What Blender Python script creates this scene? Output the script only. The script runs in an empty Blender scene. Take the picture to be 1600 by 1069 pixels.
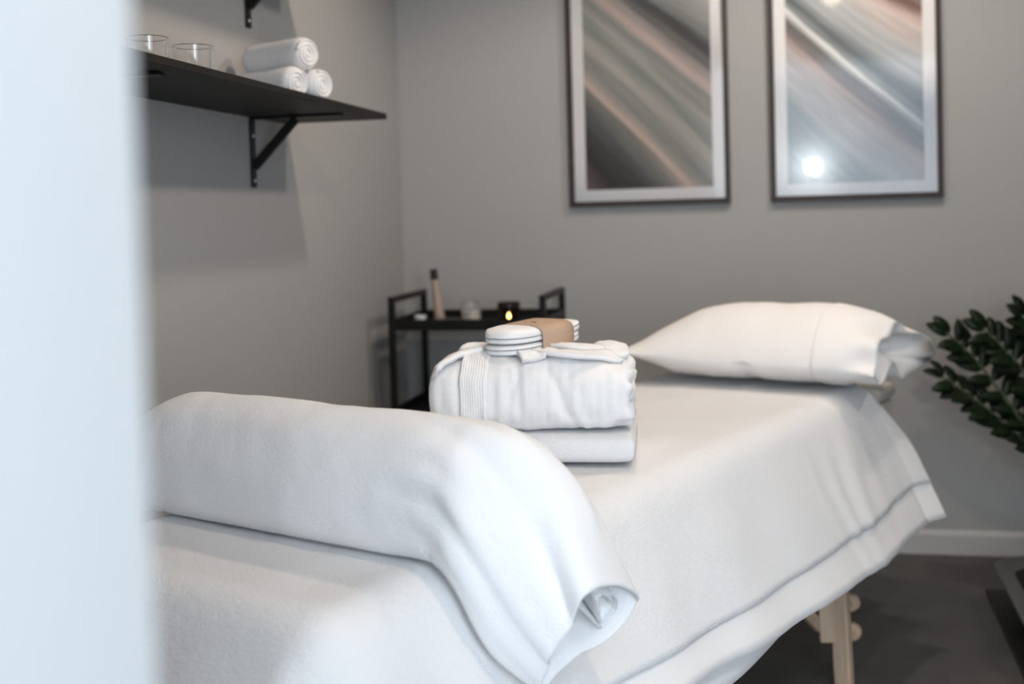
import bpy, bmesh, math, random
from math import sin, cos, pi, sqrt, radians, atan2, hypot
from mathutils import Vector, Matrix, noise

C = bpy.context.scene.collection
SC = bpy.context.scene
R = random.Random(7)

# ------------------------------------------------------------------ camera
cam_data = bpy.data.cameras.new('camera')
cam = bpy.data.objects.new('camera', cam_data)
C.objects.link(cam)
YAW, PITCH, ROLL = 0.207008, 0.031582, -0.0280895
fw = Vector((-sin(YAW) * cos(PITCH), cos(YAW) * cos(PITCH), -sin(PITCH)))
r0 = Vector((cos(YAW), sin(YAW), 0))
u0 = r0.cross(fw)
rt = cos(ROLL) * r0 + sin(ROLL) * u0
up = -sin(ROLL) * r0 + cos(ROLL) * u0
cam.matrix_world = Matrix(((rt.x, up.x, -fw.x, 0), (rt.y, up.y, -fw.y, 0), (rt.z, up.z, -fw.z, 1.12771), (0, 0, 0, 1)))
cam_data.sensor_width = 36
cam_data.sensor_fit = 'HORIZONTAL'
cam_data.lens = 1800 / 1600 * 36
cam_data.shift_y = -(534.5 - 392.2) / 1600          # vertical shift of an architectural shot
cam_data.clip_start = 0.02
cam_data.dof.use_dof = True
cam_data.dof.focus_distance = 1.88
cam_data.dof.aperture_fstop = 2.5
SC.camera = cam

# ------------------------------------------------------------------ light
SC.view_settings.view_transform = 'Standard'
SC.view_settings.look = 'None'
SC.view_settings.gamma = 1
SC.view_settings.use_curve_mapping = False
SC.view_settings.exposure = 1.27
world = bpy.data.worlds.new('world')
SC.world = world
world.use_nodes = True
wb = world.node_tree.nodes['Background']
wb.inputs[0].default_value = (0.75, 0.87, 1.0, 1)
wb.inputs[1].default_value = 1.5


def area(name, loc, target, size, size_y, power, col):
    l = bpy.data.lights.new(name, 'AREA')
    l.shape = 'RECTANGLE'
    l.size, l.size_y, l.energy, l.color = size, size_y, power, col
    o = bpy.data.objects.new(name, l)
    C.objects.link(o)
    o.location = loc
    o.rotation_euler = (Vector(target) - Vector(loc)).to_track_quat('-Z', 'Y').to_euler()
    return o


# added cool fill light above the corridor behind the camera, out of view
area('corridor_fill_light', (0.30, -0.50, 2.40), (0.30, -0.4999, 0.0), 1.4, 0.7, 9, (0.80, 0.91, 1.0))
# tall window on the far side of the corridor, shining in through the doorway
area('corridor_window_light', (1.75, -1.55, 1.25), (-0.5, 1.3, 1.0), 0.50, 1.8, 13, (0.80, 0.91, 1.0))
# ceiling spots, last two added fill: x, y, watts, colour, lamp radius
WARM = (1.0, 0.81, 0.65)
SPOTS = [(-0.25, 2.58, 12.5, WARM, 0.05, 165, None), (0.45, 1.05, 14.0, WARM, 0.05, 165, None), (0.45, 2.95, 13.0, (1.0, 0.90, 0.80), 0.05, 165, None),
         (1.35, 1.50, 12.0, (1.0, 0.92, 0.84), 0.06, 62, (0.25, 2.35, 0.55))]

# ------------------------------------------------------------------ helpers


def link_mesh(name, verts, faces, m=None, parent=None, smooth=True, sharp=None):
    me = bpy.data.meshes.new(name)
    me.from_pydata([tuple(v) for v in verts], [], faces)
    me.update()
    if m:
        me.materials.append(m)
    for p in me.polygons:
        p.use_smooth = smooth
    if sharp:
        me.set_sharp_from_angle(angle=radians(sharp))
    o = bpy.data.objects.new(name, me)
    C.objects.link(o)
    if parent:
        o.parent = parent
    return o


def link_bm(name, bm, m=None, parent=None, smooth=False, sharp=35):
    bmesh.ops.recalc_face_normals(bm, faces=bm.faces)
    me = bpy.data.meshes.new(name)
    bm.to_mesh(me)
    bm.free()
    if m:
        me.materials.append(m)
    for p in me.polygons:
        p.use_smooth = smooth
    if smooth and sharp:
        me.set_sharp_from_angle(angle=radians(sharp))
    o = bpy.data.objects.new(name, me)
    C.objects.link(o)
    if parent:
        o.parent = parent
    return o


def tag(o, label, cat, group=None):
    o['label'] = label
    o['category'] = cat
    if group:
        o['group'] = group
    return o


def thing(name, label, cat, loc=(0, 0, 0), rotz=0, group=None):
    o = bpy.data.objects.new(name, None)
    o.empty_display_size = 0.05
    C.objects.link(o)
    o.location = loc
    o.rotation_euler = (0, 0, rotz)
    return tag(o, label, cat, group)


def struct(o, label=None):
    o['kind'] = 'structure'
    if label:
        o['label'] = label
    return o


def bx(bm, lo, hi, bev=0.0, mat=None):
    """axis aligned box between two corners, optional bevel, optional transform"""
    b2 = bmesh.new()
    bmesh.ops.create_cube(b2, size=1)
    lo, hi = Vector(lo), Vector(hi)
    for v in b2.verts:
        v.co = Vector(((lo.x + hi.x) / 2 + v.co.x * (hi.x - lo.x), (lo.y + hi.y) / 2 + v.co.y * (hi.y - lo.y), (lo.z + hi.z) / 2 + v.co.z * (hi.z - lo.z)))
    if bev > 0:
        bmesh.ops.bevel(b2, geom=list(b2.edges), offset=bev, segments=2, affect='EDGES', profile=0.5)
    if mat is not None:
        b2.transform(mat)
    join(bm, b2)


def join(bm, b2):
    vm = [bm.verts.new(v.co) for v in b2.verts]
    b2.verts.index_update()
    for f in b2.faces:
        try:
            nf = bm.faces.new([vm[v.index] for v in f.verts])
            nf.smooth = f.smooth
        except ValueError:
            pass
    b2.free()


def bar(bm, a, b, w, d, bev=0.0, upv=(0, 0, 1)):
    """rectangular bar from a to b, w along the side axis, d along the up axis"""
    a, b = Vector(a), Vector(b)
    z = (b - a).normalized()
    x = Vector(upv).cross(z)
    if x.length < 1e-4:
        x = Vector((1, 0, 0)).cross(z)
    x.normalize()
    y = z.cross(x)
    m = Matrix.Translation((a + b) / 2) @ Matrix((x, y, z)).transposed().to_4x4()
    L = (b - a).length
    bx(bm, (-w / 2, -d / 2, -L / 2), (w / 2, d / 2, L / 2), bev, m)


def cyl(bm, a, b, r0_, r1_=None, n=16, bev=0):
    r1_ = r0_ if r1_ is None else r1_
    a, b = Vector(a), Vector(b)
    z = (b - a).normalized()
    x = Vector((0, 0, 1)).cross(z)
    if x.length < 1e-4:
        x = Vector((1, 0, 0))
    x.normalize()
    y = z.cross(x)
    ra = [bm.verts.new(a + (x * cos(2 * pi * i / n) + y * sin(2 * pi * i / n)) * r0_) for i in range(n)]
    rb = [bm.verts.new(b + (x * cos(2 * pi * i / n) + y * sin(2 * pi * i / n)) * r1_) for i in range(n)]
    for i in range(n):
        f = bm.faces.new((ra[i], ra[(i + 1) % n], rb[(i + 1) % n], rb[i]))
        f.smooth = True
    bm.faces.new(ra[::-1])
    bm.faces.new(rb)


def lathe(name, prof, m, parent=None, n=32, loc=(0, 0, 0), sharp=40):
    vs, fs = [], []
    for r, z in prof:
        for i in range(n):
            vs.append((loc[0] + max(r, 1e-5) * cos(2 * pi * i / n), loc[1] + max(r, 1e-5) * sin(2 * pi * i / n), loc[2] + z))
    for k in range(len(prof) - 1):
        for i in range(n):
            fs.append((k * n + i, k * n + (i + 1) % n, (k + 1) * n + (i + 1) % n, (k + 1) * n + i))
    return link_mesh(name, vs, fs, m, parent, True, sharp)


def grid_faces(nu, nv, closed_u=False, off=0):
    fs = []
    for j in range(nv - 1):
        for i in range(nu if closed_u else nu - 1):
            i2 = (i + 1) % nu
            fs.append((off + j * nu + i, off + j * nu + i2, off + (j + 1) * nu + i2, off + (j + 1) * nu + i))
    return fs


def loft(name, loops, m, parent=None, cap0=True, cap1=True, smooth=True, sharp=None):
    n = len(loops[0])
    vs = [p for lp in loops for p in lp]
    fs = grid_faces(n, len(loops), True)
    if cap0:
        c = sum((Vector(p) for p in loops[0]), Vector()) / n
        vs.append(c)
        fs += [(len(vs) - 1, (i + 1) % n, i) for i in range(n)]
    if cap1:
        c = sum((Vector(p) for p in loops[-1]), Vector()) / n
        vs.append(c)
        o = (len(loops) - 1) * n
        fs += [(len(vs) - 1, o + i, o + (i + 1) % n) for i in range(n)]
    return link_mesh(name, vs, fs, m, parent, smooth, sharp)


def cr(p0, p1, p2, p3, t):
    t2, t3 = t * t, t * t * t
    return 0.5 * ((2 * p1) + (p2 - p0) * t + (2 * p0 - 5 * p1 + 4 * p2 - p3) * t2 + (3 * p1 - p0 - 3 * p2 + p3) * t3)


def spline(pts, n, closed=False):
    pts = [Vector(p) for p in pts]
    k = len(pts)
    out = []
    segs = k if closed else k - 1
    tot = n if closed else n - 1
    for i in range(n):
        s = i / tot * segs
        j = min(int(s), segs - 1)
        t = s - j
        if closed:
            a, b, c, d = pts[(j - 1) % k], pts[j % k], pts[(j + 1) % k], pts[(j + 2) % k]
        else:
            b, c = pts[j], pts[j + 1]
            a = pts[j - 1] if j > 0 else b * 2 - c
            d = pts[j + 2] if j + 2 < k else c * 2 - b
        out.append(cr(a, b, c, d, t))
    return out


def nz(x, y, z, s=1.0):
    return noise.noise(Vector((x * s, y * s, z * s)))


def sst(a, b, x):
    t = min(1, max(0, (x - a) / (b - a)))
    return t * t * (3 - 2 * t)


def tube(name, pts, rad, m, parent=None, n=10, samples=24):
    ps = spline(pts, samples)
    loops = []
    for i, p in enumerate(ps):
        t = (ps[min(i + 1, len(ps) - 1)] - ps[max(i - 1, 0)]).normalized()
        x = t.cross(Vector((0.13, 0.21, 1))).normalized()
        y = t.cross(x)
        r = rad(i / (len(ps) - 1)) if callable(rad) else rad
        loops.append([p + (x * cos(2 * pi * k / n) + y * sin(2 * pi * k / n)) * r for k in range(n)])
    return loft(name, loops, m, parent)


def ribbon(name, pts, wid, thick, m, parent=None, side=None, samples=40, nw=9, wav=0.0, seed=0):
    """strip of doubled cloth following pts; side(i) gives the across direction"""
    ps = spline(pts, samples)
    loops = []
    for i, p in enumerate(ps):
        t = (ps[min(i + 1, len(ps) - 1)] - ps[max(i - 1, 0)]).normalized()
        s = Vector(side(i / (samples - 1))) if callable(side) else Vector(side)
        s = (s - t * s.dot(t)).normalized()
        nrm = s.cross(t)
        if nrm.z < 0:
            nrm = -nrm
        w = wid(i / (samples - 1)) if callable(wid) else wid
        lp = []
        for k in range(nw):
            a = k / (nw - 1) - 0.5
            edge = 1 + 0.5 * (abs(a) > 0.38)
            lp.append(p + s * (a * w) + nrm * (thick * 0.5 * edge + wav * nz(p.x * 30, p.y * 30, a * 2 + seed)))
        for k in range(nw - 1, -1, -1):
            a = k / (nw - 1) - 0.5
            edge = 1 + 0.5 * (abs(a) > 0.38)
            lp.append(p + s * (a * w) + nrm * (-thick * 0.5 * edge + wav * nz(p.x * 30, p.y * 30, a * 2 + seed)))
        loops.append(lp)
    return loft(name, loops, m, parent)


# ------------------------------------------------------------------ materials


def mat(name, col, rough=0.5, metal=0.0, bump=None, var=None, sheen=0.0, coat=0.0, spec=None, trans=0.0, ior=1.45, coord='Object'):
    """principled material; bump = [(scale, strength, distance, detail), ...]; var = (scale, amount, second colour)"""
    m = bpy.data.materials.new(name)
    m.use_nodes = True
    nt = m.node_tree
    b = nt.nodes['Principled BSDF']
    b.inputs['Base Color'].default_value = (*col, 1)
    b.inputs['Roughness'].default_value = rough
    b.inputs['Metallic'].default_value = metal
    b.inputs['IOR'].default_value = ior
    b.inputs['Transmission Weight'].default_value = trans
    b.inputs['Sheen Weight'].default_value = sheen
    b.inputs['Coat Weight'].default_value = coat
    if spec is not None:
        b.inputs['Specular IOR Level'].default_value = spec
    tc = nt.nodes.new('ShaderNodeTexCoord')
    if var:
        n = nt.nodes.new('ShaderNodeTexNoise')
        n.inputs['Scale'].default_value = var[0]
        n.inputs['Detail'].default_value = 5
        nt.links.new(tc.outputs[coord], n.inputs['Vector'])
        rp = nt.nodes.new('ShaderNodeValToRGB')
        rp.color_ramp.elements[0].position = 0.5 - 0.5 * var[1]
        rp.color_ramp.elements[1].position = 0.5 + 0.5 * var[1]
        rp.color_ramp.elements[0].color = (*col, 1)
        rp.color_ramp.elements[1].color = (*var[2], 1)
        nt.links.new(n.outputs['Fac'], rp.inputs['Fac'])
        nt.links.new(rp.outputs['Color'], b.inputs['Base Color'])
    prev = None
    for sc_, st, di, de in (bump or []):
        n = nt.nodes.new('ShaderNodeTexNoise')
        n.inputs['Scale'].default_value = sc_
        n.inputs['Detail'].default_value = de
        n.inputs['Roughness'].default_value = 0.6
        nt.links.new(tc.outputs[coord], n.inputs['Vector'])
        bp = nt.nodes.new('ShaderNodeBump')
        bp.inputs['Strength'].default_value = st
        bp.inputs['Distance'].default_value = di
        nt.links.new(n.outputs['Fac'], bp.inputs['Height'])
        if prev:
            nt.links.new(prev.outputs['Normal'], bp.inputs['Normal'])
        prev = bp
    if prev:
        nt.links.new(prev.outputs['Normal'], b.inputs['Normal'])
    return m


def wood(name, c1, c2, rough=0.45, scale=(2, 40, 40)):
    m = mat(name, c1, rough)
    nt = m.node_tree
    b = nt.nodes['Principled BSDF']
    tc = nt.nodes['Texture Coordinate']
    mp = nt.nodes.new('ShaderNodeMapping')
    mp.inputs['Scale'].default_value = scale
    n = nt.nodes.new('ShaderNodeTexNoise')
    n.inputs['Scale'].default_value = 3
    n.inputs['Detail'].default_value = 6
    n.inputs['Distortion'].default_value = 0.6
    rp = nt.nodes.new('ShaderNodeValToRGB')
    rp.color_ramp.elements[0].color = (*c1, 1)
    rp.color_ramp.elements[1].color = (*c2, 1)
    rp.color_ramp.elements[0].position = 0.3
    rp.color_ramp.elements[1].position = 0.7
    nt.links.new(tc.outputs['Object'], mp.inputs['Vector'])
    nt.links.new(mp.outputs['Vector'], n.inputs['Vector'])
    nt.links.new(n.outputs['Fac'], rp.inputs['Fac'])
    nt.links.new(rp.outputs['Color'], b.inputs['Base Color'])
    bp = nt.nodes.new('ShaderNodeBump')
    bp.inputs['Strength'].default_value = 0.15
    bp.inputs['Distance'].default_value = 0.002
    nt.links.new(n.outputs['Fac'], bp.inputs['Height'])
    nt.links.new(bp.outputs['Normal'], b.inputs['Normal'])
    return m


M = {}
M['wall'] = mat('wall_paint', (0.36, 0.36, 0.358), 0.75, bump=[(350, 0.12, 0.001, 3)])
M['ceiling'] = mat('ceiling_paint', (0.72, 0.72, 0.71), 0.9, bump=[(250, 0.1, 0.001, 3)])
M['floor'] = mat('floor_vinyl', (0.062, 0.061, 0.060), 0.55, var=(9, 0.5, (0.082, 0.080, 0.078)), bump=[(60, 0.08, 0.002, 4)])
M['baseboard'] = mat('baseboard_paint', (0.46, 0.455, 0.45), 0.5, bump=[(120, 0.05, 0.001, 2)])
M['trim'] = mat('white_lacquer', (0.50, 0.515, 0.525), 0.5, bump=[(90, 0.04, 0.001, 2)])
CL = (0.80, 0.80, 0.81)
M['terry'] = mat('white_terry', CL, 0.95, bump=[(380, 0.65, 0.0042, 3), (60, 0.25, 0.006, 3)], sheen=0.15, spec=0.2)
M['terry_soft'] = mat('white_soft_terry', CL, 0.95, bump=[(300, 0.45, 0.0025, 3), (40, 0.2, 0.006, 3)], sheen=0.15, spec=0.2)
M['sheet'] = mat('white_cotton', (0.81, 0.80, 0.80), 0.9, bump=[(900, 0.15, 0.0006, 2), (30, 0.12, 0.004, 3)], spec=0.25)
M['case'] = mat('white_pillow_cotton', (0.80, 0.785, 0.775), 0.9, bump=[(800, 0.12, 0.0006, 2), (22, 0.15, 0.004, 3)], spec=0.25)
M['slipper'] = mat('white_slipper_fabric', (0.82, 0.82, 0.82), 0.85, bump=[(900, 0.2, 0.0006, 2)], spec=0.3)
M['sole'] = mat('white_foam_sole', (0.76, 0.78, 0.80), 0.7, bump=[(700, 0.15, 0.0006, 2)])
M['sole_seam'] = mat('grey_sole_seam', (0.30, 0.31, 0.33), 0.8, bump=[(600, 0.1, 0.0005, 2)])
M['black'] = mat('black_metal', (0.007, 0.007, 0.007), 0.42, spec=0.3, bump=[(300, 0.05, 0.0005, 2)])
M['screw'] = mat('steel_screw', (0.55, 0.55, 0.56), 0.3, 1.0, bump=[(200, 0.03, 0.0005, 2)])
M['darkwood'] = wood('black_stained_wood', (0.006, 0.0055, 0.005), (0.012, 0.011, 0.010), 0.5, (40, 2, 40))
M['darkwood'].node_tree.nodes['Principled BSDF'].inputs['Specular IOR Level'].default_value = 0.2
M['frame'] = wood('walnut_frame', (0.016, 0.008, 0.007), (0.034, 0.018, 0.015), 0.5, (20, 20, 3))
M['matboard'] = mat('white_mat_board', (0.78, 0.77, 0.77), 0.85, bump=[(500, 0.05, 0.0005, 2)])
M['beech'] = wood('beech_wood', (0.46, 0.33, 0.23), (0.56, 0.42, 0.31), 0.45, (30, 30, 3))
M['vinyl'] = mat('cream_vinyl', (0.55, 0.50, 0.44), 0.5, bump=[(260, 0.15, 0.001, 3)])
M['kraft'] = mat('kraft_paper', (0.43, 0.30, 0.21), 0.85, var=(140, 0.6, (0.49, 0.35, 0.25)), bump=[(600, 0.12, 0.0005, 3)])
M['ink'] = mat('brown_ink', (0.15, 0.09, 0.06), 0.8, bump=[(600, 0.05, 0.0005, 2)])
M['glass'] = mat('clear_glass', (1, 1, 1), 0.0, trans=1.0, ior=1.45)
M['smoked'] = mat('smoked_glass', (0.16, 0.14, 0.12), 0.03, trans=1.0, ior=1.45)
M['wax'] = mat('cream_wax', (0.70, 0.66, 0.60), 0.5, bump=[(120, 0.1, 0.001, 2)])
M['leaf'] = mat('dark_green_leaf', (0.004, 0.009, 0.004), 0.35, var=(14, 0.6, (0.009, 0.020, 0.007)), coat=0.05, spec=0.3, bump=[(60, 0.1, 0.001, 2)])
M['stem'] = mat('green_stem', (0.035, 0.055, 0.025), 0.45, var=(20, 0.6, (0.06, 0.08, 0.04)), bump=[(60, 0.1, 0.001, 2)])
M['pot'] = mat('grey_ceramic_pot', (0.20, 0.20, 0.21), 0.5, bump=[(80, 0.1, 0.001, 3)])
M['soil'] = mat('potting_soil', (0.02, 0.015, 0.011), 0.95, bump=[(90, 0.8, 0.01, 4)])
M['tub'] = mat('grey_plastic', (0.075, 0.077, 0.082), 0.35, bump=[(200, 0.06, 0.0008, 2)])
M['rubber'] = mat('black_rubber', (0.010, 0.010, 0.010), 0.6, bump=[(200, 0.15, 0.001, 3)])
M['oilbody'] = mat('beige_bottle', (0.40, 0.31, 0.25), 0.4, bump=[(90, 0.05, 0.0008, 2)])
M['dish'] = mat('white_ceramic', (0.75, 0.75, 0.75), 0.25, bump=[(90, 0.03, 0.0008, 2)])
M['tealight'] = mat('tealight_aluminium', (0.6, 0.6, 0.6), 0.3, 1.0, bump=[(90, 0.03, 0.0008, 2)])


def emit(name, col, strength):
    m = bpy.data.materials.new(name)
    m.use_nodes = True
    b = m.node_tree.nodes['Principled BSDF']
    b.inputs['Base Color'].default_value = (*col, 1)
    b.inputs['Emission Color'].default_value = (*col, 1)
    b.inputs['Emission Strength'].default_value = strength
    return m


M['flame'] = emit('candle_flame', (1.0, 0.55, 0.16), 40)
M['globe'] = emit('opal_lamp_glass', (0.90, 0.97, 1.0), 190)
M['lens'] = emit('spot_lamp_glass', (1.0, 0.85, 0.7), 1.5)


def picture_glass():
    """thin glazing: mostly clear, mirrors the room, with a faint smeared haze around the mirrored lamp"""
    m = bpy.data.materials.new('picture_glazing')
    m.use_nodes = True
    nt = m.node_tree
    nt.nodes.remove(nt.nodes['Principled BSDF'])
    out = nt.nodes['Material Output']
    tr = nt.nodes.new('ShaderNodeBsdfTransparent')
    g1 = nt.nodes.new('ShaderNodeBsdfGlossy')
    g1.inputs['Roughness'].default_value = 0.02
    g2 = nt.nodes.new('ShaderNodeBsdfGlossy')
    g2.inputs['Roughness'].default_value = 0.13
    mg = nt.nodes.new('ShaderNodeMixShader')
    mg.inputs[0].default_value = 0.45
    fr = nt.nodes.new('ShaderNodeFresnel')
    fr.inputs['IOR'].default_value = 1.5
    mx = nt.nodes.new('ShaderNodeMixShader')
    nt.links.new(g1.outputs[0], mg.inputs[1])
    nt.links.new(g2.outputs[0], mg.inputs[2])
    nt.links.new(fr.outputs[0], mx.inputs[0])
    nt.links.new(tr.outputs[0], mx.inputs[1])
    nt.links.new(mg.outputs[0], mx.inputs[2])
    nt.links.new(mx.outputs[0], out.inputs['Surface'])
    return m


M['glazing'] = picture_glass()


def art(name, stops, slope, bend, warp, seed):
    """abstract print of soft diagonal brush bands: colour runs across the bands"""
    m = bpy.data.materials.new(name)
    m.use_nodes = True
    nt = m.node_tree
    b = nt.nodes['Principled BSDF']
    b.inputs['Roughness'].default_value = 0.6
    b.inputs['Specular IOR Level'].default_value = 0.15
    N = nt.nodes.new
    tc = N('ShaderNodeTexCoord')
    sep = N('ShaderNodeSeparateXYZ')
    nt.links.new(tc.outputs['Object'], sep.inputs[0])

    def mth(op, a, b_, c=None):
        n = N('ShaderNodeMath')
        n.operation = op
        for i, v in enumerate((a, b_, c)):
            if v is None:
                continue
            if isinstance(v, (int, float)):
                n.inputs[i].default_value = v
            else:
                nt.links.new(v, n.inputs[i])
        return n.outputs[0]
    x, z = sep.outputs['X'], sep.outputs['Z']
    # distance across the bands: z (height) + slope*x + bend*x*x
    t = mth('MULTIPLY_ADD', x, slope, z)
    t = mth('MULTIPLY_ADD', mth('MULTIPLY', x, x), bend, t)
    # slow fan: the bands open towards the right
    t = mth('MULTIPLY_ADD', mth('MULTIPLY', x, z), warp, t)
    # streaks drawn along the bands
    mp = N('ShaderNodeCombineXYZ')
    along = mth('MULTIPLY_ADD', z, -0.55, mth('MULTIPLY', x, 0.55))
    nt.links.new(mth('MULTIPLY', t, 9.0), mp.inputs[0])
    nt.links.new(mth('MULTIPLY', along, 1.1), mp.inputs[1])
    mp.inputs[2].default_value = seed
    ns = N('ShaderNodeTexNoise')
    ns.inputs['Scale'].default_value = 1.3
    ns.inputs['Detail'].default_value = 4
    ns.inputs['Roughness'].default_value = 0.55
    nt.links.new(mp.outputs[0], ns.inputs['Vector'])
    t = mth('MULTIPLY_ADD', mth('SUBTRACT', ns.outputs['Fac'], 0.5), 0.13, t)
    mr = N('ShaderNodeMapRange')
    mr.inputs['From Min'].default_value = -0.62
    mr.inputs['From Max'].default_value = 0.62
    nt.links.new(t, mr.inputs['Value'])
    rp = N('ShaderNodeValToRGB')
    el = rp.color_ramp.elements
    while len(el) > 1:
        el.remove(el[-1])
    for i, (p, c) in enumerate(stops):
        e = el[0] if i == 0 else el.new(p)
        e.position = p
        lin = [((v / 255 + 0.055) / 1.055) ** 2.4 for v in c]
        e.color = (*[min(0.9, v * 1.3) for v in lin], 1)
    rp.color_ramp.interpolation = 'EASE'
    nt.links.new(mr.outputs[0], rp.inputs['Fac'])
    # fine brush streaks lighten and darken the band
    ns2 = N('ShaderNodeTexNoise')
    ns2.inputs['Scale'].default_value = 5
    ns2.inputs['Detail'].default_value = 3
    nt.links.new(mp.outputs[0], ns2.inputs['Vector'])
    mixn = N('ShaderNodeMix')
    mixn.data_type = 'RGBA'
    mixn.blend_type = 'OVERLAY'
    mixn.inputs[0].default_value = 0.4
    nt.links.new(rp.outputs['Color'], mixn.inputs[6])
    nt.links.new(ns2.outputs['Fac'], mixn.inputs[7])
    nt.links.new(mixn.outputs[2], b.inputs['Base Color'])
    return m


ART1 = [(0.00, (120, 102, 99)), (0.06, (84, 73, 71)), (0.12, (50, 49, 49)), (0.20, (60, 60, 60)), (0.27, (88, 89, 87)), (0.33, (114, 113, 109)), (0.358, (176, 158, 148)), (0.39, (150, 144, 137)),
        (0.43, (130, 131, 127)), (0.48, (156, 153, 147)), (0.53, (126, 130, 126)), (0.57, (150, 148, 143)), (0.615, (132, 134, 130)), (0.645, (180, 165, 158)), (0.68, (150, 142, 138)), (0.705, (104, 102, 100)), (0.735, (74, 75, 75)), (0.765, (130, 133, 131)), (0.82, (142, 143, 141)), (0.87, (150, 134, 132))]
ART2 = [(0.00, (105, 116, 122)), (0.20, (118, 130, 136)), (0.27, (128, 138, 143)), (0.34, (162, 163, 164)), (0.42, (160, 155, 153)), (0.455, (152, 138, 133)), (0.485, (110, 102, 100)), (0.505, (94, 93, 93)), (0.522, (150, 151, 150)), (0.535, (204, 206, 205)), (0.55, (120, 125, 126)), (0.575, (88, 94, 96)), (0.62, (152, 156, 158)),
        (0.68, (162, 163, 163)), (0.725, (178, 167, 162)), (0.755, (184, 166, 159)), (0.785, (110, 86, 80)), (0.82, (140, 127, 123)), (1.0, (150, 141, 138))]
M['art_a'] = art('brush_band_print_a', ART1, 1.0, -0.5, -0.7, 3.1)
M['art_b'] = art('brush_band_print_b', ART2, 0.90, -0.60, -0.5, 8.4)

# ------------------------------------------------------------------ setting
XL, XR, YB, YF0, YF1, ZC = -1.2017, 2.30, 3.8713, 0.28, 0.40, 2.42
DX0, DX1, DZ = -0.25, 1.20, 2.06           # doorway in the front wall


def box_struct(name, lo, hi, m, label=None, bev=0):
    bm = bmesh.new()
    bx(bm, lo, hi, bev)
    return struct(link_bm(name, bm, m), label)


box_struct('floor', (XL - 0.1, -3.2, -0.1), (XR + 0.1, YB + 0.1, 0), M['floor'], 'dark grey vinyl floor')
box_struct('ceiling', (XL - 0.1, -3.2, ZC), (XR + 0.1, YB + 0.1, ZC + 0.1), M['ceiling'])
box_struct('wall_left', (XL - 0.1, -3.2, 0), (XL, YB, ZC), M['wall'], 'grey wall with the dark shelves')
box_struct('wall_right', (XR, YF0, 0), (XR + 0.1, YB, ZC), M['wall'])
box_struct('wall_back', (XL - 0.1, YB, 0), (XR + 0.1, YB + 0.1, ZC), M['wall'], 'grey wall with the two framed prints')
bm = bmesh.new()
bx(bm, (XL, YF0, 0), (DX0, YF1, ZC))
bx(bm, (DX1, YF0, 0), (XR, YF1, ZC))
bx(bm, (DX0, YF0, DZ), (DX1, YF1, ZC))
struct(link_bm('wall_front', bm, M['wall']))
# white door lining with architraves on both faces
bm = bmesh.new()
for (a, b) in ((DX0, DX0 + 0.02), (DX1 - 0.02, DX1)):
    bx(bm, (a, YF0 - 0.004, 0), (b, YF1 + 0.004, DZ), 0.002)
bx(bm, (DX0, YF0 - 0.004, DZ - 0.02), (DX1, YF1 + 0.004, DZ), 0.002)
for y0, y1 in ((YF0 - 0.018, YF0 - 0.003), (YF1 + 0.003, YF1 + 0.014)):
    bx(bm, (DX0 - 0.055, y0, 0), (DX0 + 0.010, y1, DZ + 0.055), 0.003)
    bx(bm, (DX1 - 0.010, y0, 0), (DX1 + 0.055, y1, DZ + 0.055), 0.003)
    bx(bm, (DX0 - 0.055, y0, DZ - 0.010), (DX1 + 0.055, y1, DZ + 0.055), 0.003)
struct(link_bm('door_1', bm, M['trim']), 'white door frame, blurred, along the left side of the picture')


def baseboard(name, a, b, n, label):
    a, b, n = Vector(a), Vector(b), Vector(n)
    prof = [(0, 0), (0.014, 0), (0.014, 0.062), (0.010, 0.072), (0.004, 0.077), (0, 0.077)]
    vs = [p + n * d + Vector((0, 0, z)) for p in (a, b) for d, z in prof]
    k = len(prof)
    fs = [(i, (i + 1) % k, k + (i + 1) % k, k + i) for i in range(k)] + [tuple(range(k - 1, -1, -1)), tuple(range(k, 2 * k))]
    bm = bmesh.new()
    bv = [bm.verts.new(v) for v in vs]
    for f in fs:
        bm.faces.new([bv[i] for i in f])
    return struct(link_bm(name, bm, M['baseboard']), label)


baseboard('baseboard_back', (XL, YB, 0), (XR, YB, 0), (0, -1, 0), 'grey skirting board along the back wall')
baseboard('baseboard_left', (XL, YF1, 0), (XL, YB - 0.015, 0), (1, 0, 0), 'grey skirting board along the left wall')

# ceiling spots: two placed from shelf shadows, two more added as unseen fill
for i, (x, y, w, col, rad, cone, aim) in enumerate(SPOTS):
    t = thing('ceiling_spotlight', ['black ceiling spotlight nearest the shelves', 'black ceiling spotlight nearest the doorway', 'black ceiling spotlight added as unseen fill nearest the picture by the corner', 'black ceiling spotlight added on the right as unseen fill for the bed'][i], 'lamp', (x, y, ZC), 0, 'ceiling spotlights')
    lathe('housing', [(0.0, 0.0), (0.05, 0.0), (0.05, -0.10), (0.042, -0.10), (0.040, -0.085)], M['black'], t)
    lathe('lens', [(0.040, -0.085), (0.0, -0.085)], M['lens'], t)
    l = bpy.data.lights.new('spot_light', 'SPOT')
    l.energy, l.color, l.shadow_soft_size = w, col, rad
    l.spot_size, l.spot_blend = radians(cone), 0.35 if cone > 100 else 0.7
    lo = bpy.data.objects.new('spot_light', l)
    C.objects.link(lo)
    lo.parent = t
    lo.location = (0, 0, -0.135)
    if aim:
        lo.rotation_euler = (Vector(aim) - Vector((x, y, ZC - 0.135))).to_track_quat('-Z', 'Y').to_euler()

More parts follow.
